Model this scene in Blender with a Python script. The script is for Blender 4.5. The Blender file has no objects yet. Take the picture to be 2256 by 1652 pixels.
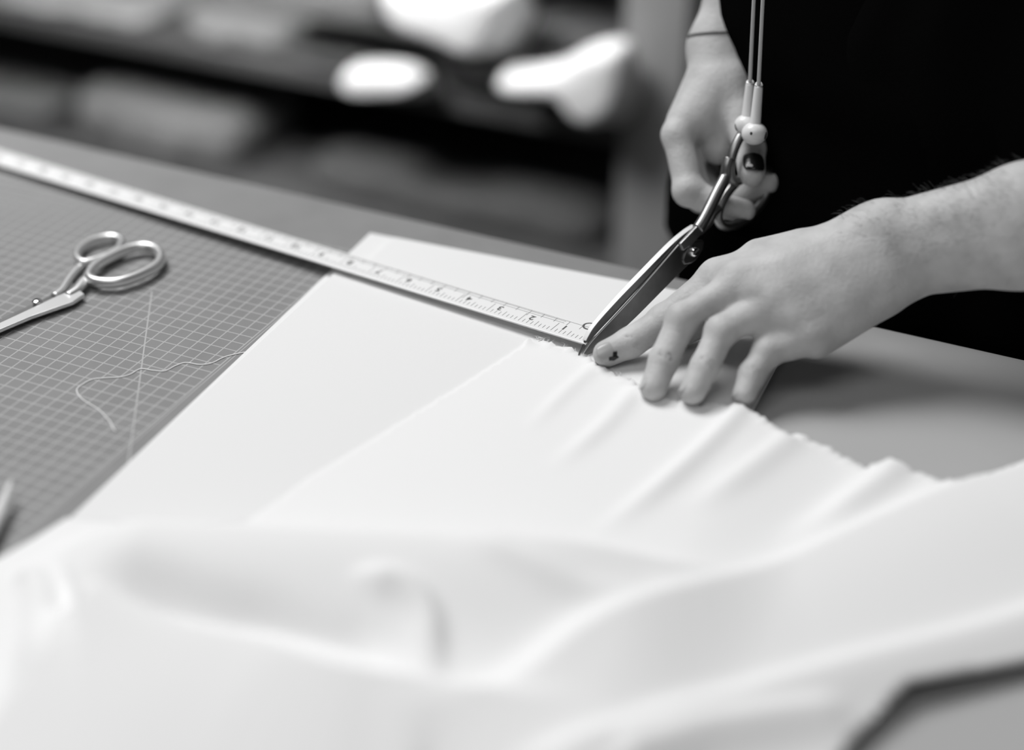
import bpy, bmesh, math, random
import numpy as np
from mathutils import Vector, Matrix

random.seed(7); rng = np.random.default_rng(7)
S = bpy.context.scene
COL = S.collection
TABLE_Z = 0.92                     # height of the table top above the floor, metres

# ------------------------------------------------------------------ camera pose (centimetres, table top = 0, mat grid = axes)
CAM = np.array([70.33562586, -76.41786348, 58.78196889])
RT = np.array([[0.9114491690078124, 0.41128439674595413, 0.010274108637003149],
               [0.21910442446317463, -0.4641188185635359, -0.8582464526206028],
               [-0.3482149673630204, 0.7844991187047339, -0.5131349425403287]])
FPX = 3885.22
HAND = 29.3                        # the hands' depths below are counted from here
def ray(x, y): return RT.T @ np.array([(x - 1128) / FPX, (y - 826) / FPX, 1.0])
def at(x, y, z=0.0):
    d = ray(x, y); return CAM + d * (z - CAM[2]) / d[2]
def dep(x, y, D): return CAM + ray(x, y) * (D + HAND)
def pix(p):
    q = RT @ (np.asarray(p, float) - CAM); return q[0] / q[2] * FPX + 1128, q[1] / q[2] * FPX + 826
def W(p): return Vector((p[0] * .01, p[1] * .01, p[2] * .01 + TABLE_Z))      # cm -> world metres
nrm = lambda v: np.asarray(v, float) / np.linalg.norm(v)
EDGE0 = at(0, 287); EDGE1 = at(2256, 789)
EU = nrm((EDGE1 - EDGE0) * [1, 1, 0]); EN = np.array([-EU[1], EU[0], 0.0])     # along / away from the far table edge
def onplane(x, y, off):                                                        # point on the upright plane off cm behind the edge
    o = EDGE0 + EN * off; d = ray(x, y); return CAM + d * ((o - CAM) @ EN) / (d @ EN)
def sz(p): q = np.asarray(p) - EDGE0; return q @ EU, q[2]
def fromsz(s, n, z): return EDGE0 + EU * s + EN * n + np.array([0, 0, z])

# ------------------------------------------------------------------ object helpers
def finish(name, me, mat, parent=None, smooth=True):
    o = bpy.data.objects.new(name, me); COL.objects.link(o)
    if mat is not None: me.materials.append(mat)
    if smooth: me.polygons.foreach_set('use_smooth', [True] * len(me.polygons))
    if parent is not None: o.parent = parent
    return o
def mesh(name, verts, faces, mat, parent=None, smooth=True, fix=True):
    me = bpy.data.meshes.new(name)
    me.from_pydata([tuple(v) for v in verts], [], [tuple(f) for f in faces]); me.validate()
    if fix:
        bm = bmesh.new(); bm.from_mesh(me); bmesh.ops.recalc_face_normals(bm, faces=bm.faces); bm.to_mesh(me); bm.free()
    return finish(name, me, mat, parent, smooth)
def empty(name, label=None, cat=None, group=None, parent=None):
    o = bpy.data.objects.new(name, None); COL.objects.link(o); o.empty_display_size = .02
    tag(o, label, cat, group)
    if parent: o.parent = parent
    return o
def tag(o, label=None, cat=None, group=None, kind=None):
    if label: o['label'] = label
    if cat: o['category'] = cat
    if group: o['group'] = group
    if kind: o['kind'] = kind
    return o
def bevel(o, w, seg=2):
    m = o.modifiers.new('bevel', 'BEVEL'); m.width = w; m.segments = seg; m.limit_method = 'ANGLE'; m.angle_limit = math.radians(40)
    return o
def auto(o, deg=40):
    me = o.data; bm = bmesh.new(); bm.from_mesh(me)
    for e in bm.edges:
        if len(e.link_faces) == 2 and e.calc_face_angle(0) > math.radians(deg): e.smooth = False
    bm.to_mesh(me); bm.free(); return o
def box_pts(org, ax, ay, az):
    v = [org + ax * i + ay * j + az * k for k in (0, 1) for j in (0, 1) for i in (0, 1)]
    f = [(0, 2, 3, 1), (4, 5, 7, 6), (0, 1, 5, 4), (2, 6, 7, 3), (0, 4, 6, 2), (1, 3, 7, 5)]
    return v, f
def slab(name, poly, z0, z1, mat, parent=None, bw=0.0):
    """poly (cm, n x 2) extruded from z0 to z1"""
    n = len(poly)
    z0 = np.broadcast_to(z0, n); z1 = np.broadcast_to(z1, n)
    v = [W((p[0], p[1], a)) for p, a in zip(poly, z0)] + [W((p[0], p[1], a)) for p, a in zip(poly, z1)]
    f = [tuple(range(n))[::-1], tuple(range(n, 2 * n))] + [(i, (i + 1) % n, n + (i + 1) % n, n + i) for i in range(n)]
    o = mesh(name, v, f, mat, parent, smooth=False)
    if bw: bevel(o, bw)
    return o
def spline(pts, n, closed=False):
    """Catmull-Rom through pts, n samples"""
    P = np.asarray(pts, float); m = len(P); out = []
    segs = m if closed else m - 1
    for k in range(n):
        t = k / (n if closed else n - 1) * segs; i = min(int(t), segs - 1); t -= i
        g = (lambda j: P[j % m]) if closed else (lambda j: P[min(max(j, 0), m - 1)])
        a, b, c, d = g(i - 1), g(i), g(i + 1), g(i + 2)
        out.append(.5 * ((2 * b) + (c - a) * t + (2 * a - 5 * b + 4 * c - d) * t * t + (3 * b - a - 3 * c + d) * t ** 3))
    return np.array(out)
def tube_data(P, r, seg=12, closed=False, up=(0, 0, 1), flat=1.0, base=0):
    """sweep of an ellipse (r across, r*flat along up) over the points P (cm)"""
    P = np.asarray(P, float); n = len(P); r = np.broadcast_to(r, n); flat = np.broadcast_to(flat, n)
    V = []; F = []
    up = np.asarray(up, float)
    for i in range(n):
        t = (P[(i + 1) % n] - P[i - 1]) if closed else (P[min(i + 1, n - 1)] - P[max(i - 1, 0)])
        t = nrm(t); s = np.cross(t, up); s = nrm(s) if np.linalg.norm(s) > 1e-4 else nrm(np.cross(t, (1, 0, .1))); u = np.cross(s, t)
        for k in range(seg):
            a = 2 * math.pi * k / seg
            V.append(W(P[i] + s * math.cos(a) * r[i] + u * math.sin(a) * r[i] * flat[i]))
    for i in range(n if closed else n - 1):
        j = (i + 1) % n
        for k in range(seg):
            l = (k + 1) % seg
            F.append((base + i * seg + k, base + i * seg + l, base + j * seg + l, base + j * seg + k))
    if not closed:
        F.append(tuple(base + k for k in range(seg))[::-1]); F.append(tuple(base + (n - 1) * seg + k for k in range(seg)))
    return V, F
def tube(name, P, r, mat, parent=None, **k):
    V, F = tube_data(P, r, **k); return mesh(name, V, F, mat, parent)
def ellipsoid(name, c, ax, ay, az, mat, parent=None, nu=28, nv=16):
    """ellipsoid with half-axis vectors (cm)"""
    V = []; F = []
    for j in range(nv + 1):
        th = math.pi * j / nv
        for i in range(nu):
            a = 2 * math.pi * i / nu
            V.append(W(np.asarray(c) + np.asarray(ax) * math.sin(th) * math.cos(a) + np.asarray(ay) * math.sin(th) * math.sin(a) + np.asarray(az) * math.cos(th)))
    for j in range(nv):
        for i in range(nu):
            F.append((j * nu + i, j * nu + (i + 1) % nu, (j + 1) * nu + (i + 1) % nu, (j + 1) * nu + i))
    o = mesh(name, V, F, mat, parent); bm = bmesh.new(); bm.from_mesh(o.data); bmesh.ops.remove_doubles(bm, verts=bm.verts, dist=1e-6); bm.to_mesh(o.data); bm.free()
    return o

# ------------------------------------------------------------------ materials (the film is black and white: every colour is a grey)
def grey(name, v, rough=.6, metal=0.0, spec=.5, bump=None, noise=None, sheen=0.0, coat=0.0, sss=0.0):
    m = bpy.data.materials.new(name); m.use_nodes = True; nt = m.node_tree; b = nt.nodes['Principled BSDF']
    b.inputs['Base Color'].default_value = (v, v, v, 1); b.inputs['Roughness'].default_value = rough; b.inputs['Metallic'].default_value = metal
    b.inputs['Specular IOR Level'].default_value = spec; b.inputs['Sheen Weight'].default_value = sheen; b.inputs['Coat Weight'].default_value = coat
    tc = nt.nodes.new('ShaderNodeTexCoord')
    if sss:
        b.inputs['Subsurface Weight'].default_value = sss; b.inputs['Subsurface Radius'].default_value = (.006, .006, .006); b.inputs['Subsurface Scale'].default_value = 1.0
    if noise:                                       # (scale, low, high, detail)
        n = nt.nodes.new('ShaderNodeTexNoise'); n.inputs['Scale'].default_value = noise[0]; n.inputs['Detail'].default_value = noise[3]
        r = nt.nodes.new('ShaderNodeMapRange'); r.inputs['From Min'].default_value = .3; r.inputs['From Max'].default_value = .7
        r.inputs['To Min'].default_value = noise[1]; r.inputs['To Max'].default_value = noise[2]
        nt.links.new(tc.outputs['Object'], n.inputs['Vector']); nt.links.new(n.outputs['Fac'], r.inputs['Value']); nt.links.new(r.outputs['Result'], b.inputs['Base Color'])
    if bump:                                        # (scale, strength, distance)
        n = nt.nodes.new('ShaderNodeTexNoise'); n.inputs['Scale'].default_value = bump[0]; n.inputs['Detail'].default_value = 3
        u = nt.nodes.new('ShaderNodeBump'); u.inputs['Strength'].default_value = bump[1]; u.inputs['Distance'].default_value = bump[2]
        nt.links.new(tc.outputs['Object'], n.inputs['Vector']); nt.links.new(n.outputs['Fac'], u.inputs['Height']); nt.links.new(u.outputs['Normal'], b.inputs['Normal'])
    return m
M = dict(
    muslin=grey('white muslin', .85, .9, spec=.15, sheen=.15, bump=(900, .12, .0006)),
    felt=grey('white felt', .78, .95, spec=.1, bump=(700, .15, .0006)),
    table=grey('pale table top', .42, .55, noise=(3, .40, .44, 3)),
    leg=grey('table leg wood', .16, .6),
    ruler=grey('brushed aluminium', .84, .45, metal=.05),
    ink=grey('black ink', .09, .6),
    steel=grey('shear steel', .62, .22, metal=1.0, noise=(60, .55, .66, 4)),
    steel_lit=grey('blade steel painted lit', .74, .5, metal=.55),  # paler copy of the blade steel, light on the back painted in
    dark_steel=grey('worn dark plated steel', .30, .36, metal=1.0, noise=(40, .20, .34, 4)),
    steel_shade=grey('blade steel painted with dark reflection', .20, .30, metal=1.0, noise=(60, .15, .22, 4)),  # darker copy of the blade steel, dark reflection painted into the faces
    chrome=grey('chrome', .85, .16, metal=1.0),
    satin=grey('satin nickel', .80, .36, metal=.85),
    skin=grey('skin', .51, .55, spec=.35, sss=.12, noise=(55, .44, .58, 6), bump=(420, .4, .0010)),
    nail=grey('bare nail', .40, .28, spec=.5),
    polish=grey('black nail polish', .006, .28, spec=.4, bump=(500, .3, .0006)),
    hair=grey('arm hair', .10, .5),
    black=grey('black cotton', .003, .95, spec=.0, bump=(400, .2, .001)),
    black2=grey('black canvas', .0035, .95, spec=.0, bump=(500, .2, .001)),
    cord=grey('dark cord', .05, .8),
    white_plastic=grey('white plastic', .78, .3),
    cable=grey('grey white cable', .50, .5),
    grille=grey('dark grille', .03, .7),
    thread=grey('pale thread', .88, .9),
    wood=grey('shelf wood', .08, .6, noise=(6, .065, .095, 4)),
    post=grey('post wood', .27, .55, noise=(5, .25, .30, 4)),
    dark_wood=grey('dark board', .045, .7),
    floor=grey('floor boards', .10, .5, noise=(2, .08, .12, 3)),
    wall=grey('plaster wall', .22, .8, noise=(1.5, .2, .24, 3)),
)
CLOTH = {v: grey('cloth grey %02d' % int(v * 100), min(v * .95, .86) if v < .8 else .86, .9, spec=.1, bump=(40, .3, .004)) for v in (.03, .06, .10, .16, .24, .34, .48, .85)}

def mat_grid():
    """cutting mat: centimetre grid, a border line and one printed angle line, in the mat's own coordinates (metres)"""
    m = bpy.data.materials.new('cutting mat'); m.use_nodes = True; nt = m.node_tree; b = nt.nodes['Principled BSDF']
    b.inputs['Roughness'].default_value = .62; b.inputs['Specular IOR Level'].default_value = .3
    N = lambda t, **k: nt.nodes.new(t)
    tc = N('ShaderNodeTexCoord'); sp = N('ShaderNodeSeparateXYZ'); nt.links.new(tc.outputs['Object'], sp.inputs[0])
    def mth(op, a, b2=None, c=None):
        n = nt.nodes.new('ShaderNodeMath'); n.operation = op
        for i, x in enumerate((a, b2, c)):
            if x is None: continue
            if isinstance(x, (int, float)): n.inputs[i].default_value = x
            else: nt.links.new(x, n.inputs[i])
        return n.outputs[0]
    X = mth('MULTIPLY', sp.outputs['X'], 100.0); Y = mth('MULTIPLY', sp.outputs['Y'], 100.0)
    def line(u, w):                                   # 1 near whole numbers
        d = mth('ABSOLUTE', mth('SUBTRACT', u, mth('ROUND', u))); return mth('LESS_THAN', d, w)
    inside = mth('MULTIPLY', mth('LESS_THAN', X, 13.05), mth('LESS_THAN', Y, 24.05))
    g = mth('MULTIPLY', mth('MAXIMUM', line(X, .042), line(Y, .042)), inside)
    bd = mth('MULTIPLY', mth('LESS_THAN', mth('ABSOLUTE', mth('SUBTRACT', X, 13.22)), .03), mth('LESS_THAN', Y, 24.05))
    p0 = at(337, 640); p1 = at(290, 985); d = nrm(p1[:2] - p0[:2]); nx, ny = -d[1], d[0]; c = nx * p0[0] + ny * p0[1]
    dl = mth('ABSOLUTE', mth('SUBTRACT', mth('ADD', mth('MULTIPLY', X, float(nx)), mth('MULTIPLY', Y, float(ny))), float(c)))
    di = mth('MULTIPLY', mth('LESS_THAN', dl, .05), mth('LESS_THAN', Y, 12.6))
    tot = mth('MAXIMUM', mth('MAXIMUM', g, bd), di)
    nz = N('ShaderNodeTexNoise'); nz.inputs['Scale'].default_value = 25; nz.inputs['Detail'].default_value = 4; nt.links.new(tc.outputs['Object'], nz.inputs['Vector'])
    mr = N('ShaderNodeMapRange'); mr.inputs['To Min'].default_value = .20; mr.inputs['To Max'].default_value = .26; nt.links.new(nz.outputs['Fac'], mr.inputs['Value'])
    mx = N('ShaderNodeMix'); mx.data_type = 'FLOAT'; nt.links.new(tot, mx.inputs[0]); nt.links.new(mr.outputs[0], mx.inputs[2]); mx.inputs[3].default_value = .42
    nt.links.new(mx.outputs[0], b.inputs['Base Color'])
    return m
M['mat'] = mat_grid()

# ------------------------------------------------------------------ room
def wall(name, p, q, z0, z1, m, th=8):
    d = nrm(q - p); nn = np.array([-d[1], d[0], 0]) * th
    V, F = box_pts(p + [0, 0, z0], q - p, nn, np.array([0, 0, z1 - z0])); return tag(mesh(name, [W(v) for v in V], F, m, smooth=False), kind='structure')
FL = -TABLE_Z * 100
V, F = box_pts(fromsz(-320, 152, FL), EU * 640, -EN * 420, np.array([0, 0, -6.]))
V = [v for v in V]; tag(mesh('floor', [W(v) for v in V], F, M['floor'], smooth=False), kind='structure')
wall('wall_left', fromsz(-320, -268, 0), fromsz(-320, 152, 0), FL, 190, M['wall'])
wall('wall_back', fromsz(-320, 152, 0), fromsz(320, 152, 0), FL, 190, M['wall'])

# ------------------------------------------------------------------ work table
table = empty('work_table', 'long pale work table carrying the cutting mat and white cloth', 'table'); table.location = W(fromsz(50, -36, FL))
bpy.context.view_layer.update()
def keep(o, parent):                                   # parent without moving
    o.parent = parent; o.matrix_parent_inverse = Matrix.Translation(-Vector(parent.location)); return o
tp = slab('tabletop', [fromsz(s, n, 0)[:2] for s, n in ((-75, -92), (180, -92), (180, 0), (-75, 0))], -3.2, 0, M['table']); bevel(tp, .004, 3); keep(tp, table)
for s, n in ((-70, -87), (170, -87), (-70, -10), (170, -10)):
    l = slab('leg', [fromsz(s + a, n + b2, 0)[:2] for a, b2 in ((0, 0), (6, 0), (6, 6), (0, 6))], FL, -3.2, M['leg']); bevel(l, .003); keep(l, table)
ap_ = slab('apron_rail', [fromsz(s, n, 0)[:2] for s, n in ((-64, -8), (170, -8), (170, -5.5), (-64, -5.5))], -11, -3.2, M['leg']); keep(ap_, table)

# ------------------------------------------------------------------ cutting mat (object origin = grid origin)
me = bpy.data.meshes.new('cutting_mat')
X0, X1, Y0, zt = -.52, .44, -.40, .003
ye = lambda X: (EDGE0[1] + EU[1] / EU[0] * (X * 100 - EDGE0[0]) - .25) * .01
bm = bmesh.new()
vs = [bm.verts.new(p) for p in ((X0, Y0, 0), (X1, Y0, 0), (X1, ye(X1), 0), (X0, ye(X0), 0))]
f_ = bm.faces.new(vs); r_ = bmesh.ops.extrude_face_region(bm, geom=[f_])
bmesh.ops.translate(bm, verts=[v for v in r_['geom'] if isinstance(v, bmesh.types.BMVert)], vec=(0, 0, zt))
bmesh.ops.recalc_face_normals(bm, faces=bm.faces); bm.to_mesh(me); bm.free()
cm_ = finish('cutting_mat', me, M['mat'], smooth=False); cm_.location = (0, 0, TABLE_Z + .0002)
tag(cm_, 'grey cutting mat printed with a pale centimetre grid', 'cutting mat')

# ------------------------------------------------------------------ white felt sheets (two, one on the other)
Lz = [.50, .80]
e1 = [at(815, 512, .5)[:2], at(1500, 640, .5)[:2]]
d1 = nrm(e1[1] - e1[0]); corner_r = e1[0] + d1 * 32.9
le = nrm(at(150, 1140, .6)[:2] - at(815, 512, .5)[:2]); lowL = e1[0] + le * 62.0
f1 = slab('felt_sheet', [lowL, lowL + d1 * 32.6, corner_r, e1[0]], .335, Lz[0], M['felt'], bw=.0008)
tag(f1, 'lower white felt sheet whose bare corner shows beyond the ruler', 'felt sheet', 'stacked white felt sheets')
c2 = at(740, 596, .8)[:2]; c3 = at(770, 610, .8)[:2]
f2 = slab('felt_sheet', [lowL + [.02, 0], lowL + d1 * 32.5 + [0, .1], corner_r + [-.3, -.6], e1[0] + d1 * 2.2 + [0, -.5], c3, c2], Lz[0] + .002, Lz[1], M['felt'], bw=.0008)
tag(f2, 'upper white felt sheet lying under the muslin with its long edge on the mat', 'felt sheet', 'stacked white felt sheets')
FELT = np.array([lowL, lowL + d1 * 32.6, corner_r, e1[0]])

# ------------------------------------------------------------------ draped muslin
def smooth(a, b, x): t = np.clip((x - a) / (b - a), 0, 1); return t * t * (3 - 2 * t)
def in_poly(P, pl):
    c = np.zeros(len(P), bool); j = len(pl) - 1
    for i in range(len(pl)):
        xi, yi = pl[i]; xj, yj = pl[j]
        m = (yi > P[:, 1]) != (yj > P[:, 1])
        with np.errstate(divide='ignore', invalid='ignore'): xx = (xj - xi) * (P[:, 1] - yi) / (yj - yi) + xi
        c ^= m & (P[:, 0] < xx); j = i
    return c
def seg_field(P, pl):
    """signed distance to a polyline and position along it (0..1); P (n,2)"""
    best = np.full(len(P), 1e9); sg = np.zeros(len(P)); tt = np.zeros(len(P))
    L = np.r_[0, np.cumsum(np.linalg.norm(np.diff(pl, axis=0), axis=1))]
    for i in range(len(pl) - 1):
        a, b = pl[i], pl[i + 1]; d = b - a; l2 = d @ d
        t = np.clip(((P - a) @ d) / l2, 0, 1); q = P - (a + t[:, None] * d); ds = np.hypot(q[:, 0], q[:, 1])
        m = ds < best; best[m] = ds[m]; sg[m] = np.sign(d[0] * q[m, 1] - d[1] * q[m, 0]); tt[m] = (L[i] + t[m] * math.sqrt(l2)) / L[-1]
    return best, sg, tt
# crest polyline (pixels traced on the photo, lifted to the crest height), amplitude, width on the far side, width on the near side, taper
FOLDS = [
    # the thick roll running from lower left to upper right: steep far side, long near side
    ([(2700, 850), (2256, 1025), (2130, 1060), (1900, 1158), (1700, 1252), (1540, 1325), (1300, 1420), (1170, 1490), (980, 1560), (800, 1600)], 2.0, 1.8, 1.4, 11, (.0, .25)),
    ([(2600, 1215), (2256, 1345), (1900, 1450), (1600, 1545), (1300, 1640), (1100, 1700)], .75, 1.6, .8, 2.4, (.0, .1)),
    ([(1900, 1560), (1600, 1620), (1400, 1680)], .5, .9, .7, 1.6, (.2, .0)),
    # long low ridge from the corner across the middle
    ([(60, 1190), (160, 1160), (420, 1172), (800, 1190), (1150, 1202), (1500, 1212), (1760, 1210)], 2.7, 2.7, 1.3, 6.2, (.16, .35)),
    ([(980, 1235), (1150, 1300), (1300, 1350), (1450, 1330)], .4, .9, .9, 1.0, (.3, .3)),
    # lump at lower left: steep far side, long near side
    ([(60, 1300), (200, 1322), (300, 1362), (420, 1405), (560, 1432), (700, 1470), (820, 1478), (960, 1478), (1120, 1500), (1320, 1520)], 3.1, 2.9, .85, 11, (.14, .55)),
    ([(20, 1245), (70, 1265), (85, 1340), (70, 1440), (60, 1560)], .7, 1.0, .9, .8, (.1, .4)),
    # hooked crease
    ([(760, 1335), (820, 1322), (890, 1335), (940, 1375), (955, 1440), (945, 1520)], .75, 1.2, .6, 1.0, (.25, .4)),
    # rays from the held edge
    ([(1635, 888), (1560, 965), (1440, 1070), (1280, 1190)], .42, 1.0, .6, .8, (.02, .5)),
    ([(1745, 945), (1640, 1030), (1500, 1130)], .30, .9, .7, .9, (.02, .5)),
    ([(1985, 985), (1920, 1040), (1820, 1110), (1700, 1180)], .70, 1.2, .9, 1.1, (.02, .6)),
    ([(1400, 850), (1330, 930), (1200, 1040)], .25, .8, .6, .7, (.02, .5)),
    ([(1315, 795), (1250, 850), (1150, 950)], .16, .9, .5, .6, (.02, .5)),
]
def cloth_h(P):
    x, y = P[:, 0], P[:, 1]
    # level the cloth lies on: the felt stack, the table right of it, the mat left of it
    d, _, _ = seg_field(P, np.vstack([FELT, FELT[:1]])); d = np.where(in_poly(P, FELT), d, -d)
    base = .12 + .745 * smooth(-7, -.1, d)
    h = base.copy()
    for pl, amp, z, s0, s1, tap in FOLDS:
        q = np.array([at(a, b, z + .3)[:2] for a, b in pl]); q = spline(q, 40)
        d, sg, t = seg_field(P, q)
        # left of the direction of travel is +: far or near depends on the travel, so ask the camera
        tn = q[-1] - q[0]; left = np.array([-tn[1], tn[0]]); far_left = left @ RT[2, :2] > 0
        sgm = np.where((sg > 0) == far_left, s0, s1)
        w = np.ones(len(P))
        if tap[0] > 0: w *= smooth(0, tap[0], t)
        if tap[1] > 0: w *= smooth(1, 1 - tap[1], t)
        h += amp * np.exp(-(d / sgm) ** 2) * w
    q = spline(np.array([at(a, b, 1.4)[:2] for a, b in ((120, 1270), (300, 1335), (420, 1378), (560, 1405), (700, 1440), (830, 1432), (900, 1405))]), 40)
    d, sg, t = seg_field(P, q); h -= 2.2 * np.exp(-(d / 1.7) ** 2) * smooth(0, .45, t) * smooth(1, .7, t)
    h = np.maximum(h, base)
    h += .03 + .03 * np.sin(x * .31 + y * .12 + 1) * np.sin(y * .27 - x * .1)
    return h
top_edge = [(1160, 752), (1185, 750), (1205, 757), (1232, 768), (1252, 766), (1275, 784), (1300, 796), (1322, 812), (1345, 824), (1372, 838), (1400, 848), (1425, 872), (1470, 884), (1520, 893), (1575, 893), (1620, 900),
            (1645, 905), (1680, 925), (1715, 948), (1735, 960), (1760, 956), (1790, 975), (1830, 985), (1870, 1007), (1905, 1018), (1940, 1008), (1975, 993), (2005, 1012), (2035, 1040), (2085, 1060), (2150, 1047), (2210, 1030), (2256, 1008), (2480, 930)]
hz = [.85, .95, .8, .85, .9, .85, .82, .82, .82, .8, .8, .8, .8, .8, .8, 1.0, .9, .8, .7, .7, .6, .4, .4, .4, .6, .9, 1.15, .9, .4, .3, .5, .7, .9, 1.2]
edge = [at(a, b, z)[:2] for (a, b), z in zip(top_edge, hz)]
rest = [(2800, 1180, 1.), (2700, 1330, .3), (2256, 1487, .15), (2130, 1515, .15), (2000, 1545, .15), (1955, 1580, .15), (1880, 1655, .15), (1780, 1760, .15), (1500, 1830, .3), (700, 1840, .4), (-150, 1800, .4), (-330, 1500, .3), (-200, 1330, .4), (0, 1240, .5), (75, 1195, .6), (150, 1143, .75), (350, 1156, .9), (545, 1147, .9), (620, 1098, .8), (680, 1052, .8), (850, 950, .8), (1000, 858, .8)]
poly = np.array(edge + [at(a, b, z)[:2] for a, b, z in rest])
def build_cloth():
    step = .26
    lo = poly.min(0) - step; hi = poly.max(0) + step
    nx, ny = np.ceil((hi - lo) / step).astype(int) + 1
    gx, gy = np.meshgrid(lo[0] + np.arange(nx) * step, lo[1] + np.arange(ny) * step, indexing='ij')
    P = np.c_[gx.ravel(), gy.ravel()]
    ins = in_poly(P, poly).reshape(nx, ny)
    cell = ins[:-1, :-1] & ins[1:, :-1] & ins[:-1, 1:] & ins[1:, 1:]
    use = np.zeros((nx, ny), bool); use[:-1, :-1] |= cell; use[1:, :-1] |= cell; use[:-1, 1:] |= cell; use[1:, 1:] |= cell
    cnt = np.zeros((nx, ny), int); cnt[:-1, :-1] += cell; cnt[1:, :-1] += cell; cnt[:-1, 1:] += cell; cnt[1:, 1:] += cell
    bnd = use & (cnt < 4)
    idx = -np.ones((nx, ny), int); idx[use] = np.arange(use.sum())
    Q = P.reshape(nx, ny, 2)[use].copy(); bi = bnd[use]
    # frayed outline: small noise along it, then the rim vertices move onto it
    dense = []
    for i in range(len(poly)):
        a, b = poly[i], poly[(i + 1) % len(poly)]; k = max(2, int(np.linalg.norm(b - a) / .1))
        dense.append(a + (b - a) * np.linspace(0, 1, k, endpoint=False)[:, None])
    ne = sum(len(d) for d in dense[:len(edge) - 1]); dense = np.vstack(dense)
    wob = np.convolve(rng.normal(0, 1, len(dense)), np.ones(3) / 3, 'same')
    dense[:ne, 1] += wob[:ne] * .07
    B = Q[bi]; near = np.array([dense[np.argmin(((dense - p) ** 2).sum(1))] for p in B]); Q[bi] = near
    z = cloth_h(Q)
    # crinkled cut edge
    d, _, t = seg_field(Q, np.array(edge)); cr = np.exp(-(d / .45) ** 2)
    z += cr * (.14 + .10 * np.sin(t * 260) * np.sin(t * 91 + 1) + .04 * np.sin(t * 500))
    i, j = np.where(cell)
    F = np.c_[idx[i, j], idx[i + 1, j], idx[i + 1, j + 1], idx[i, j + 1]]
    return mesh('muslin_cloth', [W((a[0], a[1], b)) for a, b in zip(Q, z)], F.tolist(), M['muslin'])
cloth = build_cloth(); tag(cloth, 'large white muslin cloth with a ragged cut edge draped in soft folds', 'cloth')
m_ = cloth.modifiers.new('thick', 'SOLIDIFY'); m_.thickness = .0004; m_.offset = -1
# frayed threads at the cut
V = []; F = []
for k in range(46):
    i = rng.integers(0, 12) + rng.random(); a = edge[int(i)] + (edge[int(i) + 1] - edge[int(i)]) * (i % 1)
    L = .25 + .5 * rng.random(); an = 1.3 + rng.normal(0, .7); h0 = float(cloth_h(a[None])[0])
    p = [np.array([a[0], a[1], h0 + .03]) + np.array([math.cos(an + b) * L * b, math.sin(an + b) * L * b, .12 * math.sin(b * 3)]) for b in (0, .35, .7, 1)]
    v, f = tube_data(spline(p, 7), .014, seg=5, base=len(V)); V += v; F += f
mesh('fraying', V, F, M['muslin'], cloth)

# ------------------------------------------------------------------ ruler
ruler = empty('metal_ruler', 'long metal ruler with inch and centimetre scales lying across the felt', 'ruler')
a0 = at(1290, 761, 1.48); b0 = at(0, 366, .78); a1 = at(1299, 722, 1.48)
ru = nrm(b0 - a0); wv = a1 - a0; wv -= ru * (wv @ ru); RW = np.linalg.norm(wv); wv = nrm(wv); rn = np.cross(wv, ru)
if rn[2] < 0: rn = -rn
LEN = 63.0
def rl(s, w, h=0.0): return a0 + ru * s + wv * w + rn * h
th = .13
V, F = box_pts(rl(0, 0), ru * LEN, wv * RW, rn * th); bevel(mesh('blade', [W(v) for v in V], F, M['ruler'], ruler, smooth=False), .0004)
V = []; F = []
def mark(s, w, ds, dw):
    b_ = len(V); h = th + .004
    V.extend(W(rl(*p, h)) for p in ((s - ds, w), (s + ds, w), (s + ds, w + dw), (s - ds, w + dw))); F.append((b_, b_ + 1, b_ + 2, b_ + 3))
INCH = 2.53
for i in range(int(24 * 8)):
    s = .35 + i * INCH / 8
    mark(s, .30 if False else .32, .018, (1.15 if i % 8 == 0 else .62 if i % 4 == 0 else .42) if i % 2 == 0 or True else .3)
for i in range(61):
    s = .35 + i * INCH / 2.54
    l = 1.0 if i % 10 == 0 else .72 if i % 5 == 0 else .5
    mark(s, RW - .22 - l, .018, l)
for w in (1.62, 1.86): V.extend(W(rl(s, w_, th + .004)) for s, w_ in ((2.6, w), (LEN - 2, w), (LEN - 2, w + .035), (2.6, w + .035))); n_ = len(V); F.append((n_ - 4, n_ - 3, n_ - 2, n_ - 1))
V.extend(W(rl(s, w_, th + .004)) for s, w_ in ((0.3, RW - .2), (LEN - 1, RW - .2), (LEN - 1, RW - .165), (0.3, RW - .165))); n_ = len(V); F.append((n_ - 4, n_ - 3, n_ - 2, n_ - 1))
mesh('scale_marking', V, F, M['ink'], ruler, smooth=False, fix=False)
for i in range(1, 25):
    cu = bpy.data.curves.new('t', 'FONT'); cu.body = str(i); cu.size = .0078; cu.align_x = 'CENTER'; cu.align_y = 'CENTER'; cu.offset = .0002
    to = bpy.data.objects.new('t', cu); COL.objects.link(to); bpy.context.view_layer.update()
    tm = bpy.data.meshes.new_from_object(to.evaluated_get(bpy.context.evaluated_depsgraph_get()))
    bpy.data.objects.remove(to)
    c = W(rl(.35 + i * INCH - .62 * (1 if i < 10 else 1.3), 1.13, th + .006))
    R3 = Matrix((Vector(ru), -Vector(wv), Vector(rn))).transposed().to_4x4() if np.dot(np.cross(ru, -wv), rn) > 0 else Matrix((-Vector(ru), -Vector(wv), Vector(rn))).transposed().to_4x4()
    tm.transform(Matrix.Translation(c) @ R3); finish('scale_numeral', tm, M['ink'], ruler, smooth=False)
hp = [rl(.95 + .42 * math.cos(a), 2.15 + .42 * math.sin(a), th + .01) for a in np.linspace(0, 2 * math.pi, 28, endpoint=False)]
tube('hanging_hole', hp, .07, M['ink'], ruler, closed=True, seg=8, up=rn, flat=.25)

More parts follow.
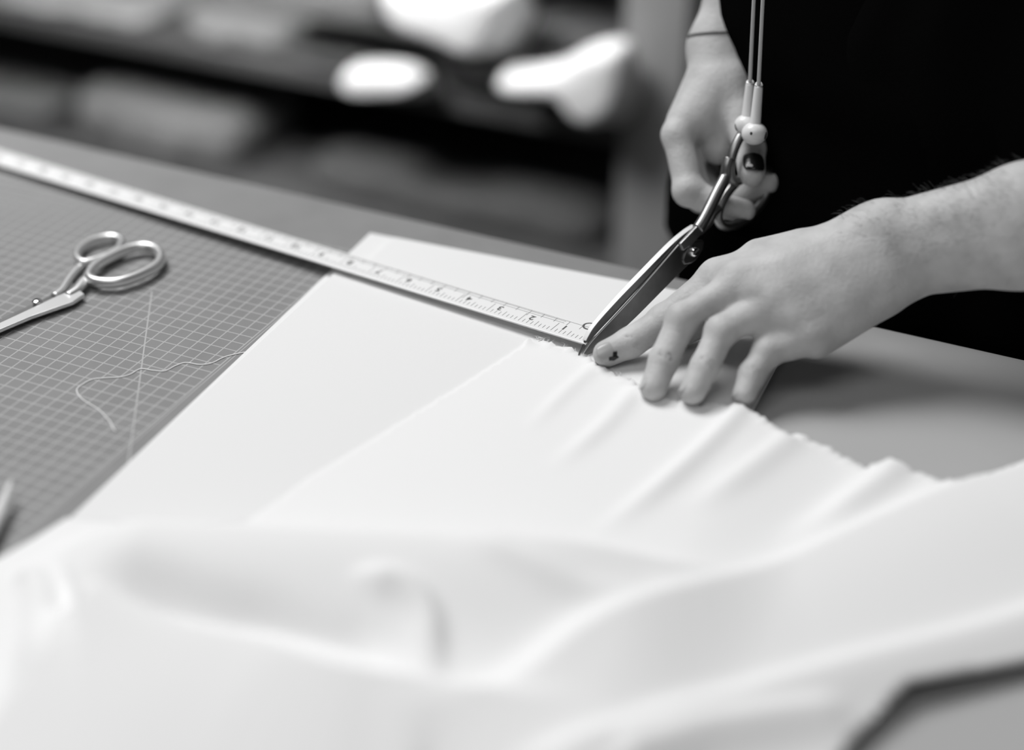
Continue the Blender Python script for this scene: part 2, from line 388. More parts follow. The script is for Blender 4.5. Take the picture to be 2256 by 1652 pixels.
# ------------------------------------------------------------------ shears
shears = empty('dressmaking_shears', 'large steel dressmaking shears cutting the muslin edge, held by thumb and fingers', 'shears')
ST = at(1275, 785, .95); SP = dep(1512, 553, 90.3); sd = nrm(SP - ST)
_n = nrm(np.cross(sd, [0, 0, 1])); _w = np.cross(_n, sd); ta = math.radians(15)
SN = _n * math.cos(ta) + _w * math.sin(ta); SW = np.cross(SN, sd)
def sl(x, y, o=0.0): return ST + sd * x + SW * y + SN * o
def plate(name, up, lo, t0, t1, m, parent, nseg=60, off=0.0, bev=.0005, hollow=0):
    """flat piece between two outlines (x ascending, local cm); thickness from t0 (first x) to t1, lying from off"""
    xs = np.linspace(max(up[0][0], lo[0][0]), min(up[-1][0], lo[-1][0]), nseg)
    def ev(c, x): c = np.array(c); return np.interp(x, c[:, 0], c[:, 1])
    V = []; F = []
    for k, x in enumerate(xs):
        t = t0 + (t1 - t0) * min(1, (x - xs[0]) / (.45 * (xs[-1] - xs[0]))); a, b = ev(up, x), ev(lo, x)
        V += [W(sl(x, b, off)), W(sl(x, b, off + t)), W(sl(x, a, off + t)), W(sl(x, a, off))]
    for k in range(nseg - 1):
        i = 4 * k
        for q in range(4): F.append((i + q, i + (q + 1) % 4, i + 4 + (q + 1) % 4, i + 4 + q))
    F += [(0, 1, 2, 3), (4 * nseg - 4, 4 * nseg - 1, 4 * nseg - 2, 4 * nseg - 3)]
    o = mesh(name, V, F, m, parent, smooth=False)
    if bev: bevel(o, bev)
    return o
def sm_curve(pts, n=40): return spline(pts, n)
# upper blade (far side); its back is a strip of paler steel standing in for caught light
UB = sm_curve([(-.05, .01), (.6, .28), (1.3, .60), (2.3, .86), (4.5, 1.03), (7, 1.11), (10.5, 1.20), (12.2, 1.08), (13.1, .90)])
ub = plate('upper_blade', UB, sm_curve([(-.05, -.02), (1.5, .27), (4, .40), (6.2, .52), (9, .62), (13.1, .70)]), -.12, -.50, M['steel_shade'], shears, off=0.0)
plate('blade_back', UB[8:] + [0, .035], UB[8:] - [0, .02], -.34, -.52, M['steel_lit'], ub, off=.01, bev=.0002)
# lower blade (near side)
LB = sm_curve([(.40, -.02), (1.5, .22), (4, .38), (6.1, .52), (9, .76), (11.2, .96), (12.2, .98)])
lb = plate('lower_blade', LB, sm_curve([(.40, -.06), (.9, -.40), (2.1, -.70), (4.35, -.86), (7.75, -.84), (10.25, -.80), (11.3, -.76), (12.2, -.40)]), .05, .15, M['steel_shade'], shears, off=.03)
plate('cutting_edge', LB + [0, .012], LB - [0, .04], .055, .155, M['satin'], lb, off=.034, bev=0)
# tang between the lower blade and the thumb handle, pivot screw
tg = plate('tang', sm_curve([(10.9, 1.02), (12.2, 1.10), (13.2, 1.18), (14.1, 1.42)]), sm_curve([(10.9, .40), (11.8, .30), (12.8, .35), (13.6, .55), (14.1, .72)]), .34, .40, M['dark_steel'], shears, nseg=24, off=.02, bev=.0012)
plate('boss', sm_curve([(10.6, -.1), (11.2, .25), (11.9, .35), (12.6, .1), (12.9, -.2)]), sm_curve([(10.6, -.5), (11.2, -.84), (11.8, -.9), (12.5, -.7), (12.9, -.3)]), .30, .30, M['steel_shade'], lb, nseg=24, off=.02, bev=.001)
c = sl(11.72, -.20, 0); V, F = tube_data([c + SN * -.7, c + SN * .46, c + SN * .58], [.36, .36, .26], seg=20, up=sd); pv = mesh('pivot_screw', V, F, M['chrome'], shears); auto(pv)
V, F = box_pts(c + SN * .555 - sd * .30 - SW * .05, sd * .60, SW * .10, SN * .05); mesh('screw_slot', [W(v) for v in V], F, M['ink'], pv, smooth=False)
# thumb side: shank from the tang, then the bow
path = [sl(*p) for p in ((12.9, .80, .2), (13.6, .98, .2), (14.6, 1.32, .15), (15.7, 1.72, .08), (16.7, 2.06, .03), (17.1, 2.25, 0), (17.5, 2.72, 0), (17.95, 3.05, 0))]
sh_ = tube('thumb_handle', spline(path, 40), np.r_[np.linspace(.40, .42, 20), np.linspace(.42, .36, 20)], M['dark_steel'], shears, seg=16, up=SN, flat=1.0)
bow = [sl(19.45 + 1.95 * math.cos(a) + .25 * math.sin(a), 2.45 + 1.30 * math.sin(a) + .50 * math.cos(a)) for a in np.linspace(0, 2 * math.pi, 48, endpoint=False)]
tube('thumb_bow', bow, .33, M['dark_steel'], sh_, closed=True, seg=14, up=SN, flat=1.0)
# finger side: shank from the upper blade, then the longer bow
path = [sl(*p) for p in ((12.4, .70, -.35), (13.3, .30, -.35), (14.2, .25, -.3), (14.9, .55, -.28), (15.6, .55, -.25))]
fh = tube('finger_handle', spline(path, 26), np.linspace(.40, .36, 26), M['dark_steel'], shears, seg=16, up=SN, flat=1.0)
bow = [sl(18.1 + 2.9 * math.cos(a), -.42 + 1.42 * math.sin(a) - .1 * math.cos(a), -.25) for a in np.linspace(0, 2 * math.pi, 56, endpoint=False)]
tube('finger_bow', bow, .33, M['dark_steel'], fh, closed=True, seg=14, up=SN, flat=1.0)

# ------------------------------------------------------------------ small scissors on the mat
sc = empty('small_scissors', 'small shiny scissors lying on the grey mat at the left', 'scissors')
def zp(pts, z): return [at(a, b, z) for a, b in pts]
def cr4(pts): return [(x / 4.72, 450 + y / 4.72) for x, y in pts]
def prism(name, pts, z, t, m, parent, bw=.0006):
    P = [at(a, b, z + t) for a, b in pts]; n = len(P)
    V = [W(p) for p in P] + [W(p - np.array([0, 0, t])) for p in P]
    F = [tuple(range(n)), tuple(range(n, 2 * n))[::-1]] + [(i, n + i, n + (i + 1) % n, (i + 1) % n) for i in range(n)]
    o = mesh(name, V, F, m, parent, smooth=False); bevel(o, bw); return o
b1 = prism('blade', cr4([(800, 870), (700, 905), (560, 965), (330, 1075), (0, 1228), (-600, 1500), (-1100, 1700), (-1180, 1745), (-1060, 1745), (-600, 1580), (0, 1300), (330, 1160), (560, 1080), (760, 1010), (880, 930)]), .62, .28, M['satin'], sc)
b2 = prism('blade', cr4([(740, 790), (640, 880), (500, 955), (300, 1050), (0, 1190), (-600, 1460), (-1130, 1690), (-1100, 1715), (-560, 1530), (0, 1270), (330, 1130), (560, 1020), (720, 930), (790, 850)]), .34, .27, M['dark_steel'], sc)
big = cr4([(925, 735), (1000, 640), (1150, 550), (1330, 470), (1500, 440), (1625, 475), (1672, 560), (1610, 655), (1440, 745), (1250, 805), (1080, 815), (960, 790)])
h1 = tube('handle', spline(zp(big, 1.0), 72, closed=True), .36, M['satin'], b1, closed=True, seg=16, flat=1.1)
tube('shank', spline(zp(cr4([(960, 755), (880, 800), (800, 885), (700, 945)]), .84), 16), np.linspace(.52, .30, 16), M['satin'], b1, seg=16, flat=.72)
sml = cr4([(860, 605), (800, 550), (830, 470), (930, 395), (1080, 348), (1200, 345), (1265, 385), (1240, 455), (1150, 525), (1020, 575), (930, 600)])
tube('handle', spline(zp(sml, .85), 64, closed=True), .31, M['satin'], b2, closed=True, seg=16, flat=1.05)
tube('shank', spline(zp(cr4([(880, 600), (840, 640), (760, 720), (700, 800), (640, 890), (560, 950)]), .68), 20), np.linspace(.36, .26, 20), M['satin'], b2, seg=16, flat=.75)
c = at(*cr4([(385, 1012)])[0], .90); V, F = tube_data([c - [0, 0, .5], c + [0, 0, .06], c + [0, 0, .16]], [.34, .34, .2], seg=20, up=(1, 0, 0)); auto(mesh('pivot_screw', V, F, M['chrome'], sc))

# ------------------------------------------------------------------ loose thread and the tool tip at the left edge
def cr3(pts): return [(x / 3.003, 700 + y / 3.003) for x, y in pts]
th_ = tube('loose_thread', spline(zp(cr3([(1640, 225), (1560, 240), (1480, 262), (1400, 300), (1320, 310), (1230, 297), (1160, 318), (1090, 352), (1010, 348), (930, 338), (860, 375), (790, 393), (700, 398), (610, 408), (540, 445), (508, 480), (535, 530), (600, 575), (655, 610), (690, 645), (730, 690), (748, 730), (765, 750)]), .355), 150), .042, M['thread'], seg=6)
tag(th_, 'pale loose thread curling over the grid of the grey mat', 'thread')
tool = empty('marking_tool', 'pale tapered tool tip lying at the left edge of the mat', 'tool')
tip = [at(24, 1062, 1.5), at(6, 1110, 1.3), at(-30, 1185, 1.1), at(-90, 1290, 1.0)]
tube('tip', spline(tip, 20), np.linspace(.12, .62, 20), M['white_plastic'], tool, seg=16)
tube('grip', spline([at(-86, 1284, 1.0), at(-130, 1350, 1.0), at(-170, 1410, 1.0)], 12), .82, M['ink'], tool, seg=16)

# ------------------------------------------------------------------ person: skin surface from a smooth distance field
def rcone(P, a, b, ra, rb):
    d = b - a; l2 = float(d @ d) + 1e-9; q = P - a
    t = np.clip(q @ d / l2, 0, 1); v = q - t[:, None] * d
    return np.sqrt((v * v).sum(1)) - (ra + (rb - ra) * t)
def smin(a, b, k):
    h = np.clip(.5 + .5 * (b - a) / k, 0, 1); return b + (a - b) * h - k * h * (1 - h)
class Arm:
    """palm / arm prims blend with each other; every finger blends inside itself and with the palm only"""
    def __init__(s): s.core = []; s.fing = []; s.cut = []
    def add(s, a, b, ra, rb, k=.8): s.core.append((np.float32(a), np.float32(b), ra, rb, k))
    def finger(s, pts, rs, k=.35, kp=.6, bumps=()): s.fing.append((np.float32(pts), rs, k, kp, bumps))
    def crease(s, a, b, r, k=.12): s.cut.append((np.float32(a), np.float32(b), r, k))
    def __call__(s, P):
        d = None
        for a, b, ra, rb, k in s.core:
            e = rcone(P, a, b, ra, rb); d = e if d is None else smin(d, e, k)
        out = d
        for pts, rs, k, kp, bumps in s.fing:
            f = None
            for i in range(len(pts) - 1):
                e = rcone(P, pts[i], pts[i + 1], rs[i], rs[i + 1]); f = e if f is None else smin(f, e, k)
            for c, r in bumps: f = smin(f, np.sqrt(((P - np.float32(c)) ** 2).sum(1)) - r, .5)
            out = smin(out, smin(d, f, kp), .07)
        for a, b, r, k in s.cut: out = -smin(-out, rcone(P, a, b, r, r), k)
        return out
def polygonise(fn, lo, hi, res):
    """surface nets on a block-sparse grid; returns verts (cm) and quads"""
    lo = np.asarray(lo, np.float32); n = np.ceil((np.asarray(hi) - lo) / res).astype(int); B = 8; n = ((n + B - 1) // B) * B + 1
    nb = (n - 1) // B
    bc = np.stack(np.meshgrid(*[np.arange(k) for k in nb], indexing='ij'), -1).reshape(-1, 3)
    cen = lo + (bc * B + B / 2).astype(np.float32) * res
    dv = fn(cen); actm = np.abs(dv) < B * res * 1.0 + .25
    Fd = np.empty(n, np.float32); Fd[:] = 1
    blk = np.repeat(np.repeat(np.repeat(dv.reshape(nb), B, 0), B, 1), B, 2); Fd[:-1, :-1, :-1] = np.where(blk < 0, -1, 1)
    g = np.arange(B + 1); loc = np.stack(np.meshgrid(g, g, g, indexing='ij'), -1).reshape(-1, 3)
    act = bc[actm]
    for c0 in range(0, len(act), 1500):
        ii = (act[c0:c0 + 1500, None, :] * B + loc[None]).reshape(-1, 3)
        v = fn(lo + ii.astype(np.float32) * np.float32(res)); Fd[ii[:, 0], ii[:, 1], ii[:, 2]] = v
    neg = Fd < 0
    c8 = [(i, j, k) for i in (0, 1) for j in (0, 1) for k in (0, 1)]
    sl_ = lambda A, o: A[o[0]:A.shape[0] - 1 + o[0], o[1]:A.shape[1] - 1 + o[1], o[2]:A.shape[2] - 1 + o[2]]
    any_ = np.zeros(tuple(n - 1), bool); all_ = np.ones(tuple(n - 1), bool)
    for o in c8: any_ |= sl_(neg, o); all_ &= sl_(neg, o)
    ci = np.argwhere(any_ & ~all_)
    vid = -np.ones(tuple(n - 1), np.int32); vid[ci[:, 0], ci[:, 1], ci[:, 2]] = np.arange(len(ci))
    acc = np.zeros((len(ci), 3)); cnt = np.zeros(len(ci))
    for a in c8:
        for ax in range(3):
            if a[ax]: continue
            b = list(a); b[ax] = 1
            fa = Fd[ci[:, 0] + a[0], ci[:, 1] + a[1], ci[:, 2] + a[2]]; fb = Fd[ci[:, 0] + b[0], ci[:, 1] + b[1], ci[:, 2] + b[2]]
            m = (fa < 0) != (fb < 0); t = np.where(m, fa / np.where(m, fa - fb, 1), 0)
            p = np.tile(np.array(a, float), (len(ci), 1)); p[:, ax] += t
            acc[m] += p[m]; cnt[m] += 1
    V = lo + (ci + acc / cnt[:, None]) * res
    Q = []
    for ax in range(3):
        o1, o2 = [(1, 2), (2, 0), (0, 1)][ax]
        A = np.moveaxis(neg, ax, 0); d = A[:-1] != A[1:]; d = np.moveaxis(d, 0, ax)
        e = np.argwhere(d); m = (e[:, o1] > 0) & (e[:, o2] > 0) & (e[:, o1] < n[o1] - 1) & (e[:, o2] < n[o2] - 1); e = e[m]
        q = []
        for u, v in ((1, 1), (0, 1), (0, 0), (1, 0)):
            c = e.copy(); c[:, o1] -= u; c[:, o2] -= v; q.append(vid[c[:, 0], c[:, 1], c[:, 2]])
        q = np.stack(q, 1); flip = ~neg[e[:, 0], e[:, 1], e[:, 2]]; q[flip] = q[flip][:, ::-1]; Q.append(q[(q >= 0).all(1)])
    return V, np.vstack(Q)

LH = Arm()       # the hand flat on the cloth
I = [dep(1580, 612, 85.4), dep(1464, 708, 85.2), dep(1388, 755, 84.8), dep(1336, 779, 84.5)]
Mi = [dep(1632, 622, 82.9), dep(1504, 704, 82.3), dep(1463, 792, 81.7), dep(1440, 854, 81.0)]
Rg = [dep(1706, 668, 82.0), dep(1588, 731, 81.6), dep(1553, 807, 80.7), dep(1526, 862, 80.2)]
Pk = [dep(1784, 738, 81.6), dep(1690, 777, 81.6), dep(1656, 825, 81.0), dep(1640, 868, 80.5)]
Th = [dep(1800, 590, 85.5), dep(1650, 640, 87.0), dep(1555, 706, 87.0), dep(1490, 742, 86.6)]
CI, CM, CR, CP = dep(1905, 525, 83.6), dep(1925, 560, 83.0), dep(1935, 592, 82.9), dep(1940, 628, 82.8)
LH.add(CI, I[0], 1.75, 1.00, 1.2); LH.add(CM, Mi[0], 1.65, 1.02, 1.2); LH.add(CR, Rg[0], 1.6, .98, 1.2); LH.add(CP, Pk[0], 1.55, .92, 1.0)
LH.add(dep(1945, 648, 83.4), dep(1800, 748, 82.4), 1.35, 1.15, 1.0)            # little-finger side of the palm
LH.add(dep(1760, 560, 84.8), dep(1672, 566, 85.2), 1.45, 1.15, .8)             # muscle between thumb and index
LH.add(dep(1880, 600, 84.6), dep(1720, 680, 84.6), 1.5, 1.3, 1.2)              # palm
wA, wB = dep(1945, 508, 83.3), dep(1985, 600, 83.3)
eC = np.array([75.7, 30.6, 16.9])
LH.add(wA, wB, 1.62, 1.55, .8)
fa, fb = dep(2256, 452, 80.2), dep(2256, 545, 80.4)
LH.add(wA, fa, 1.62, 2.35, 1.0); LH.add(wB, fb, 1.55, 2.3, 1.0); LH.add(.5 * (wA + wB), .5 * (fa + fb), 1.8, 2.5, 1.0)
LH.add(fa, eC + [0, 1.2, 1.2], 2.35, 3.2, 1.5); LH.add(fb, eC + [0, -1, -1.4], 2.3, 3.3, 1.5)
shL = np.array([76., 45., 46.]); LH.add(eC, shL, 3.9, 5.0, 2.0)
LH.add(CI, wA, 1.75, 1.65, 1.0); LH.add(CP, wB, 1.5, 1.5, 1.0)
LH.add(dep(2002, 640, 83.2), dep(1990, 650, 83.2), .42, .42, .35)              # fold of skin at the wrist
LH.finger(I, [1.10, 1.05, .98, .88], bumps=[(I[1] + [0, 0, .10], .98)])
LH.finger(Mi, [1.0, 1.0, .93, .86], bumps=[(Mi[1] + [0, -.1, .08], .96)])
LH.finger(Rg, [.96, .95, .90, .83], bumps=[(Rg[1] + [0, -.1, .12], .90)])
LH.finger(Pk, [.98, .92, .84, .76], bumps=[(Pk[1] + [0, -.05, .2], .78)])
LH.finger(Th, [1.4, 1.2, 1.0, .8], kp=.9)
K0 = [I, Mi, Rg, Pk]; C0 = [CI, CM, CR, CP]
for p, q in ((0, 1), (1, 2), (2, 3)):                                            # fill between the long bones, webs between the fingers
    a, b = K0[p], K0[q]
    LH.add(a[0] - [0, 0, .1], b[0] - [0, 0, .1], .98 if p < 2 else .9, .95 if p < 2 else .85, 1.0)
    LH.add(.5 * (a[0] + b[0]), .5 * (C0[p] + C0[q]), 1.1, 1.5, 1.0)
    LH.add(.55 * a[0] + .45 * a[1] - [0, 0, .35], .55 * b[0] + .45 * b[1] - [0, 0, .35], .62, .62, .7)
for a, b in ((I[0], CI), (Mi[0], CM), (Rg[0], CR)):                              # tendons
    LH.add(a + [0, 0, .50], .45 * a + .55 * b + [0, 0, .75], .5, .5, .8)
for J, nx_, r in ((I, I, .92), (Mi, Mi, .96), (Rg, Rg, .9), (Pk, Pk, .8)):       # creases over the joints
    for jn, n_c in ((1, 3), (2, 2)):
        ax = nrm(J[jn + 1] - J[jn - 1]); cv = nrm(CAM - J[jn]); side = nrm(np.cross(ax, cv)); out = np.cross(side, ax)
        for c in range(n_c):
            o = J[jn] + ax * (c - (n_c - 1) / 2) * .24 + out * (r + .02)
            LH.crease(o - side * .42 - out * .12, o + side * .42 - out * .12, .06, .10)

RH = Arm()       # the hand in the shears
rI = [dep(1492, 297, 94.5), dep(1519, 420, 93.6), dep(1580, 452, 93.4), dep(1640, 464, 94.0)]
rM = [dep(1506, 322, 96.3), dep(1545, 436, 96.0), dep(1615, 440, 95.4), dep(1690, 402, 95.0)]
rR = [dep(1524, 335, 98.0), dep(1566, 430, 97.8), dep(1640, 420, 97.2), dep(1702, 356, 96.6)]
rP = [dep(1548, 335, 99.4), dep(1585, 415, 99.2), dep(1645, 400, 98.6), dep(1690, 350, 98.2)]
rT = [dep(1606, 178, 95.8), dep(1630, 258, 94.8), dep(1652, 328, 93.6), dep(1656, 380, 92.2)]
cI, cM, cR, cP = dep(1584, 168, 96.2), dep(1592, 165, 97.2), dep(1604, 165, 98.2), dep(1616, 165, 99.0)
RH.add(cI, rI[0], 1.45, 1.02, 1.0); RH.add(cM, rM[0], 1.5, 1.0, 1.0); RH.add(cR, rR[0], 1.5, 1.0, 1.0); RH.add(cP, rP[0], 1.4, .9, 1.0)
RH.add(dep(1572, 120, 96.6), dep(1506, 262, 95.2), 1.25, .95, 1.0)
RH.add(dep(1600, 215, 95.9), dep(1580, 330, 95.6), 1.2, 1.0, .9)
RH.add(dep(1576, 205, 95.4), dep(1546, 268, 95.0), 1.25, 1.05, .9)
RH.add(dep(1612, 195, 96.8), dep(1590, 300, 96.6), 1.5, 1.3, 1.0)
ww = dep(1602, 108, 97.4); wL, wR_ = dep(1580, 105, 97.0), dep(1624, 112, 98.4)
RH.add(wL, wR_, 1.75, 1.7, .8)
RH.add(wL, cI, 1.7, 1.5, 1.0); RH.add(wR_, cP, 1.65, 1.4, 1.0); RH.add(ww, rT[0], 1.6, 1.35, 1.0)
eR = np.array([37.0, 53.0, 35.0]); shR = np.array([38.5, 46., 48.])
RH.add(wL, eR + [-1, 0, 0], 1.78, 3.3, 1.2); RH.add(wR_, eR + [1, 0, 0], 1.7, 3.3, 1.2); RH.add(eR, shR, 3.8, 5.0, 2.0)
RH.finger(rI, [1.04, 1.05, .90, .78], bumps=[(rI[1] + [-.1, -.1, .05], .98)])
RH.finger(rM, [1.0, 1.0, .92, .82]); RH.finger(rR, [.98, .96, .9, .8]); RH.finger(rP, [.9, .85, .8, .7])
RH.finger(rT, [1.45, 1.22, 1.08, .95], kp=.8)

def bounds(A, xcap=None):
    P = [p for a, b, ra, rb, k in A.core for p in (a, b)] + [p for f in A.fing for p in f[0]]
    P = np.array(P); return P.min(0) - 5.5, P.max(0) + 5.5
parts = []
for A in (LH, RH):
    lo, hi = bounds(A); v, q = polygonise(A, lo, hi, .125); parts.append((v, q))

# torso, legs under the clothes (coarse)
PC = np.array([57.4, 43.3])
def torso(P):
    d = None
    def add(a, b, ra, rb, k):
        nonlocal d
        e = rcone(P, np.float32(a), np.float32(b), ra, rb); d = e if d is None else smin(d, e, k)
    x, y = PC
    for s in (-1, 1):
        add((x + s * 9, y + 3, FL + 8), (x + s * 9, y + 2, FL + 46), 4.6, 5.6, 2); add((x + s * 9, y + 2, FL + 46), (x + s * 9, y + 1, -4), 6, 8.3, 3)
        add((x + s * 9, y + 4, FL + 4), (x + s * 10, y - 10, FL + 3), 3.6, 2.9, 2)
        add((x + s * 8, y + 1, 0), (x + s * 9, y + 1, 34), 9, 9.4, 4)
        add((x + s * 9, y + 2, 40), (x + s * 17, y + 4, 45), 8, 6, 4)
    add((x, y + 3, 46), (x, y + 1, 58), 6, 5.2, 4)
    return d
v, q = polygonise(torso, (PC[0] - 32, PC[1] - 24, FL - 2), (PC[0] + 32, PC[1] + 26, 68), 1.0); parts.append((v, q))
VV = np.vstack([p[0] for p in parts]); off = np.cumsum([0] + [len(p[0]) for p in parts]); QQ = np.vstack([p[1] + o for p, o in zip(parts, off)])
person = empty('person', 'person in black clothes leaning at the table, cutting cloth with shears', 'person'); person.location = W((PC[0], PC[1], FL))
body = mesh('body', [W(p) for p in VV], QQ.tolist(), M['skin'], fix=False); keep(body, person)
bpy.context.view_layer.update()

# nails
def nail(name, c, ax, nm, L, wd, R, m, lift=0.0, nu=14, nv=10, cut=None):
    ax = nrm(ax); nm = nrm(nm - ax * (np.dot(nm, ax))); sd_ = np.cross(ax, nm); V = []; F = []
    for j in range(nv + 1):
        u = -1 + 2 * j / nv; hw = wd * math.sqrt(max(0.0, 1 - (abs(u)) ** 3.2)) + .001
        for i in range(nu + 1):
            s = (-1 + 2 * i / nu) * hw; a = s / R
            V.append(W(c + ax * u * L + sd_ * R * math.sin(a) + nm * (R * math.cos(a) - R + lift - .10 * L * u * u)))
    for j in range(nv):
        for i in range(nu): F.append((j * (nu + 1) + i, j * (nu + 1) + i + 1, (j + 1) * (nu + 1) + i + 1, (j + 1) * (nu + 1) + i))
    o = mesh(name, V, F, m); md = o.modifiers.new('t', 'SOLIDIFY'); md.thickness = .0005; md.offset = 0; return o
# thumb in the shears: black polish, worn pale at the tip
tax = nrm(rT[3] - rT[2]); tn = nrm(CAM - rT[3]) + RT[0] * .22 + np.array([0, 0, .25])
tn = nrm(tn - tax * (tn @ tax)); nc = rT[3] + tn * 1.03 - tax * .22
tnail = keep(nail('thumbnail', nc, tax, tn, .92, .84, .97, M['polish']), person); tnail['label'] = 'black painted thumbnail, chipped at the tip'
keep(nail('polish_chip', nc + tax * .60 + np.cross(tax, tn) * .38, tax, tn, .15, .22, .9, M['nail'], lift=.02), tnail)
bpy.context.view_layer.update()
# index finger on the cloth: bare nail with a black remnant
iax = nrm(I[3] - I[2]); inn = nrm(dep(1322, 772, 80) - I[3]); inn = nrm(inn - iax * (inn @ iax)); ic = I[3] + inn * .90 + iax * .10
inail = keep(nail('fingernail', ic, iax, inn, .72, .66, .88, M['nail']), person); inail['label'] = 'bare index nail with a scrap of black polish'
def chip_pts():
    s_ = np.cross(iax, inn); out = []
    for a, b in ((-.48, -.10), (-.30, .16), (-.14, .12), (-.05, .30), (.12, .26), (.16, .40), (-.05, .52), (-.30, .47), (-.50, .30)): out.append((a, b))
    return out, s_
def chip(name):
    pts, s_ = chip_pts(); R = .88; V = []
    for h in (.02, .075):
        for u, s in pts:
            u2, s2 = u * 1.5 - .12, -1.5 * (s - .2) - .28; a = s2 / R
            V.append(W(ic + iax * u2 * 1.0 + s_ * R * math.sin(a) + inn * (R * math.cos(a) - R + h - .10 * .72 * (u2 / .72) ** 2)))
    n = len(pts); F = [tuple(range(n)), tuple(range(n, 2 * n))[::-1]] + [(i, (i + 1) % n, n + (i + 1) % n, n + i) for i in range(n)]
    return mesh(name, V, F, M['polish'], smooth=False)
keep(chip('polish_chip'), inail)
# faint bare nails on the pressing fingers
for J, r in ((Mi, .86), (Rg, .83), (Pk, .72)):
    a_ = nrm(J[3] - J[2]); n_ = nrm(CAM - J[3]) * .3 + RT[0] * -.95; n_ = nrm(n_ - a_ * (n_ @ a_))
    keep(nail('fingernail', J[3] + n_ * (r - .02) - a_ * .05, a_, n_, .55, .48, r, M['skin']), person)

# bracelet: a thin dark cord round the wrist of the cutting hand
bc_ = dep(1590, 82, 97.3); bx = nrm(np.array([eR - ww])[0]); b_s = nrm(np.cross(bx, [0, 0, 1])); b_t = np.cross(bx, b_s)
def shrink(c, d, fn, r0=6.0):
    lo_, hi_ = 0.0, r0
    for _ in range(24):
        m = .5 * (lo_ + hi_)
        if fn(np.float32([c + d * m]))[0] < 0: lo_ = m
        else: hi_ = m
    return c + d * (hi_ + .04)
til = nrm(bx + .30 * RT[0] * -1)
b_s = nrm(np.cross(til, [0, 0, 1])); b_t = np.cross(til, b_s)
ring_ = [shrink(bc_, b_s * math.cos(a) + b_t * math.sin(a), RH) for a in np.linspace(0, 2 * math.pi, 56, endpoint=False)]
br = keep(tube('bracelet', ring_, .075, M['cord'], closed=True, seg=8), person); br['label'] = 'thin dark cord bracelet'

# arm hair along the forearm
V = []; F = []
T_ = nrm(.5 * (fa + fb) - .5 * (wA + wB))
for k in range(420):
    t = rng.random() ** .9; base_c = .5 * (wA + wB) * (1 - t) + .5 * (fa + fb) * t + (T_ * 8 * max(0, rng.random() - .6))
    if rng.random() < .12: base_c = .5 * (CI + CM) * .85 + .5 * (I[0] + Mi[0]) * .15 + T_ * rng.random() * 3
    an = rng.normal(.2, .8); up_ = nrm(np.cross(np.cross(T_, [0, 0, 1]), T_)); sd2 = np.cross(T_, up_)
    dr = nrm(up_ * math.cos(an) + sd2 * math.sin(an) * (1 if rng.random() < .5 else -1))
    p0 = shrink(base_c, dr, LH) - dr * .06
    L = .35 + .55 * rng.random(); lean = nrm(-T_ * .9 + dr * (.55 + .4 * rng.random()) + rng.normal(0, .25, 3))
    p1 = p0 + lean * L * .5 + dr * .05; p2 = p1 + nrm(lean - dr * .45 + rng.normal(0, .2, 3)) * L * .5
    v, f = tube_data(spline([p0, p1, p2], 5), [.007, .0065, .006, .005, .003], seg=4, base=len(V)); V += v; F += f
hr = keep(mesh('arm_hair', V, F, M['hair']), person); hr['kind'] = 'stuff'

# clothes: lofted cloth
def loft(name, rings, m, nseg=72, fold=.25, cap=True, seed=0, nper=7):
    """rings: (cx, cy, z, rx, ry); superellipse sections, soft vertical folds"""
    r_ = np.random.default_rng(seed); ph = r_.random(4) * 6.28
    R = np.array(rings, float); n = (len(R) - 1) * nper + 1; RR = spline(R, n); V = []; F = []
    for cx, cy, z, rx, ry in RR:
        for k in range(nseg):
            a = 2 * math.pi * k / nseg; c, s = math.cos(a), math.sin(a); e = 1.0
            w = fold * (math.sin(a * 9 + ph[0] + z * .05) * .5 + math.sin(a * 17 + ph[1] - z * .08) * .3 + math.sin(a * 5 + z * .16 + ph[2]) * .4)
            V.append(W((cx + (rx + w) * math.copysign(abs(c) ** e, c), cy + (ry + w) * math.copysign(abs(s) ** e, s), z)))
    for j in range(n - 1):
        for k in range(nseg):
            l = (k + 1) % nseg; F.append((j * nseg + k, j * nseg + l, (j + 1) * nseg + l, (j + 1) * nseg + k))
    if cap: F += [tuple(range(nseg))[::-1], tuple((n - 1) * nseg + k for k in range(nseg))]
    return mesh(name, V, F, m)
x, y = PC
for s in (-1, 1):
    keep(loft('trouser_leg', [(x + s * 10.4, y + 3, FL + 6, 8.4, 8.4), (x + s * 10.6, y + 2, FL + 45, 9.6, 9.2), (x + s * 12.0, y + .5, -12, 13, 10.6), (x + s * 12.4, y + .3, 3, 13.2, 11.0)], M['black'], seed=s + 3, fold=.35), person)
    keep(loft('shoe', [(x + s * 10, y - 3, FL + .2, 4.4, 13), (x + s * 10, y - 3, FL + 4, 4.4, 12.6), (x + s * 10, y + 1, FL + 8, 4.2, 7)], M['black2'], fold=.0, seed=1), person)
keep(loft('shirt', [(x, y + .3, -2, 27.0, 11.2), (x, y, 3.5, 26.6, 11.6), (x + .2, y - .3, 7.0, 23.2, 11.6), (x + .2, y - .2, 11, 21.7, 11.6), (x, y, 14.5, 23.1, 11.6), (x, y + .8, 19, 24.6, 11.4), (x, y + 2, 34, 20.6, 11.4), (x, y + 3.5, 44, 19.0, 9.8), (x, y + 3.5, 49, 13, 7.4), (x, y + 2.6, 53, 6.6, 6.2)], M['black'], seed=4), person)
keep(loft('sleeve', [tuple(shR + [0, 0, 1.5]) + (7, 7), tuple(.7 * shR + .3 * eR) + (6.6, 6.4), tuple(.3 * shR + .7 * eR + [0, 0, 1]) + (6.2, 6.0)], M['black'], seed=5, nseg=40), person)
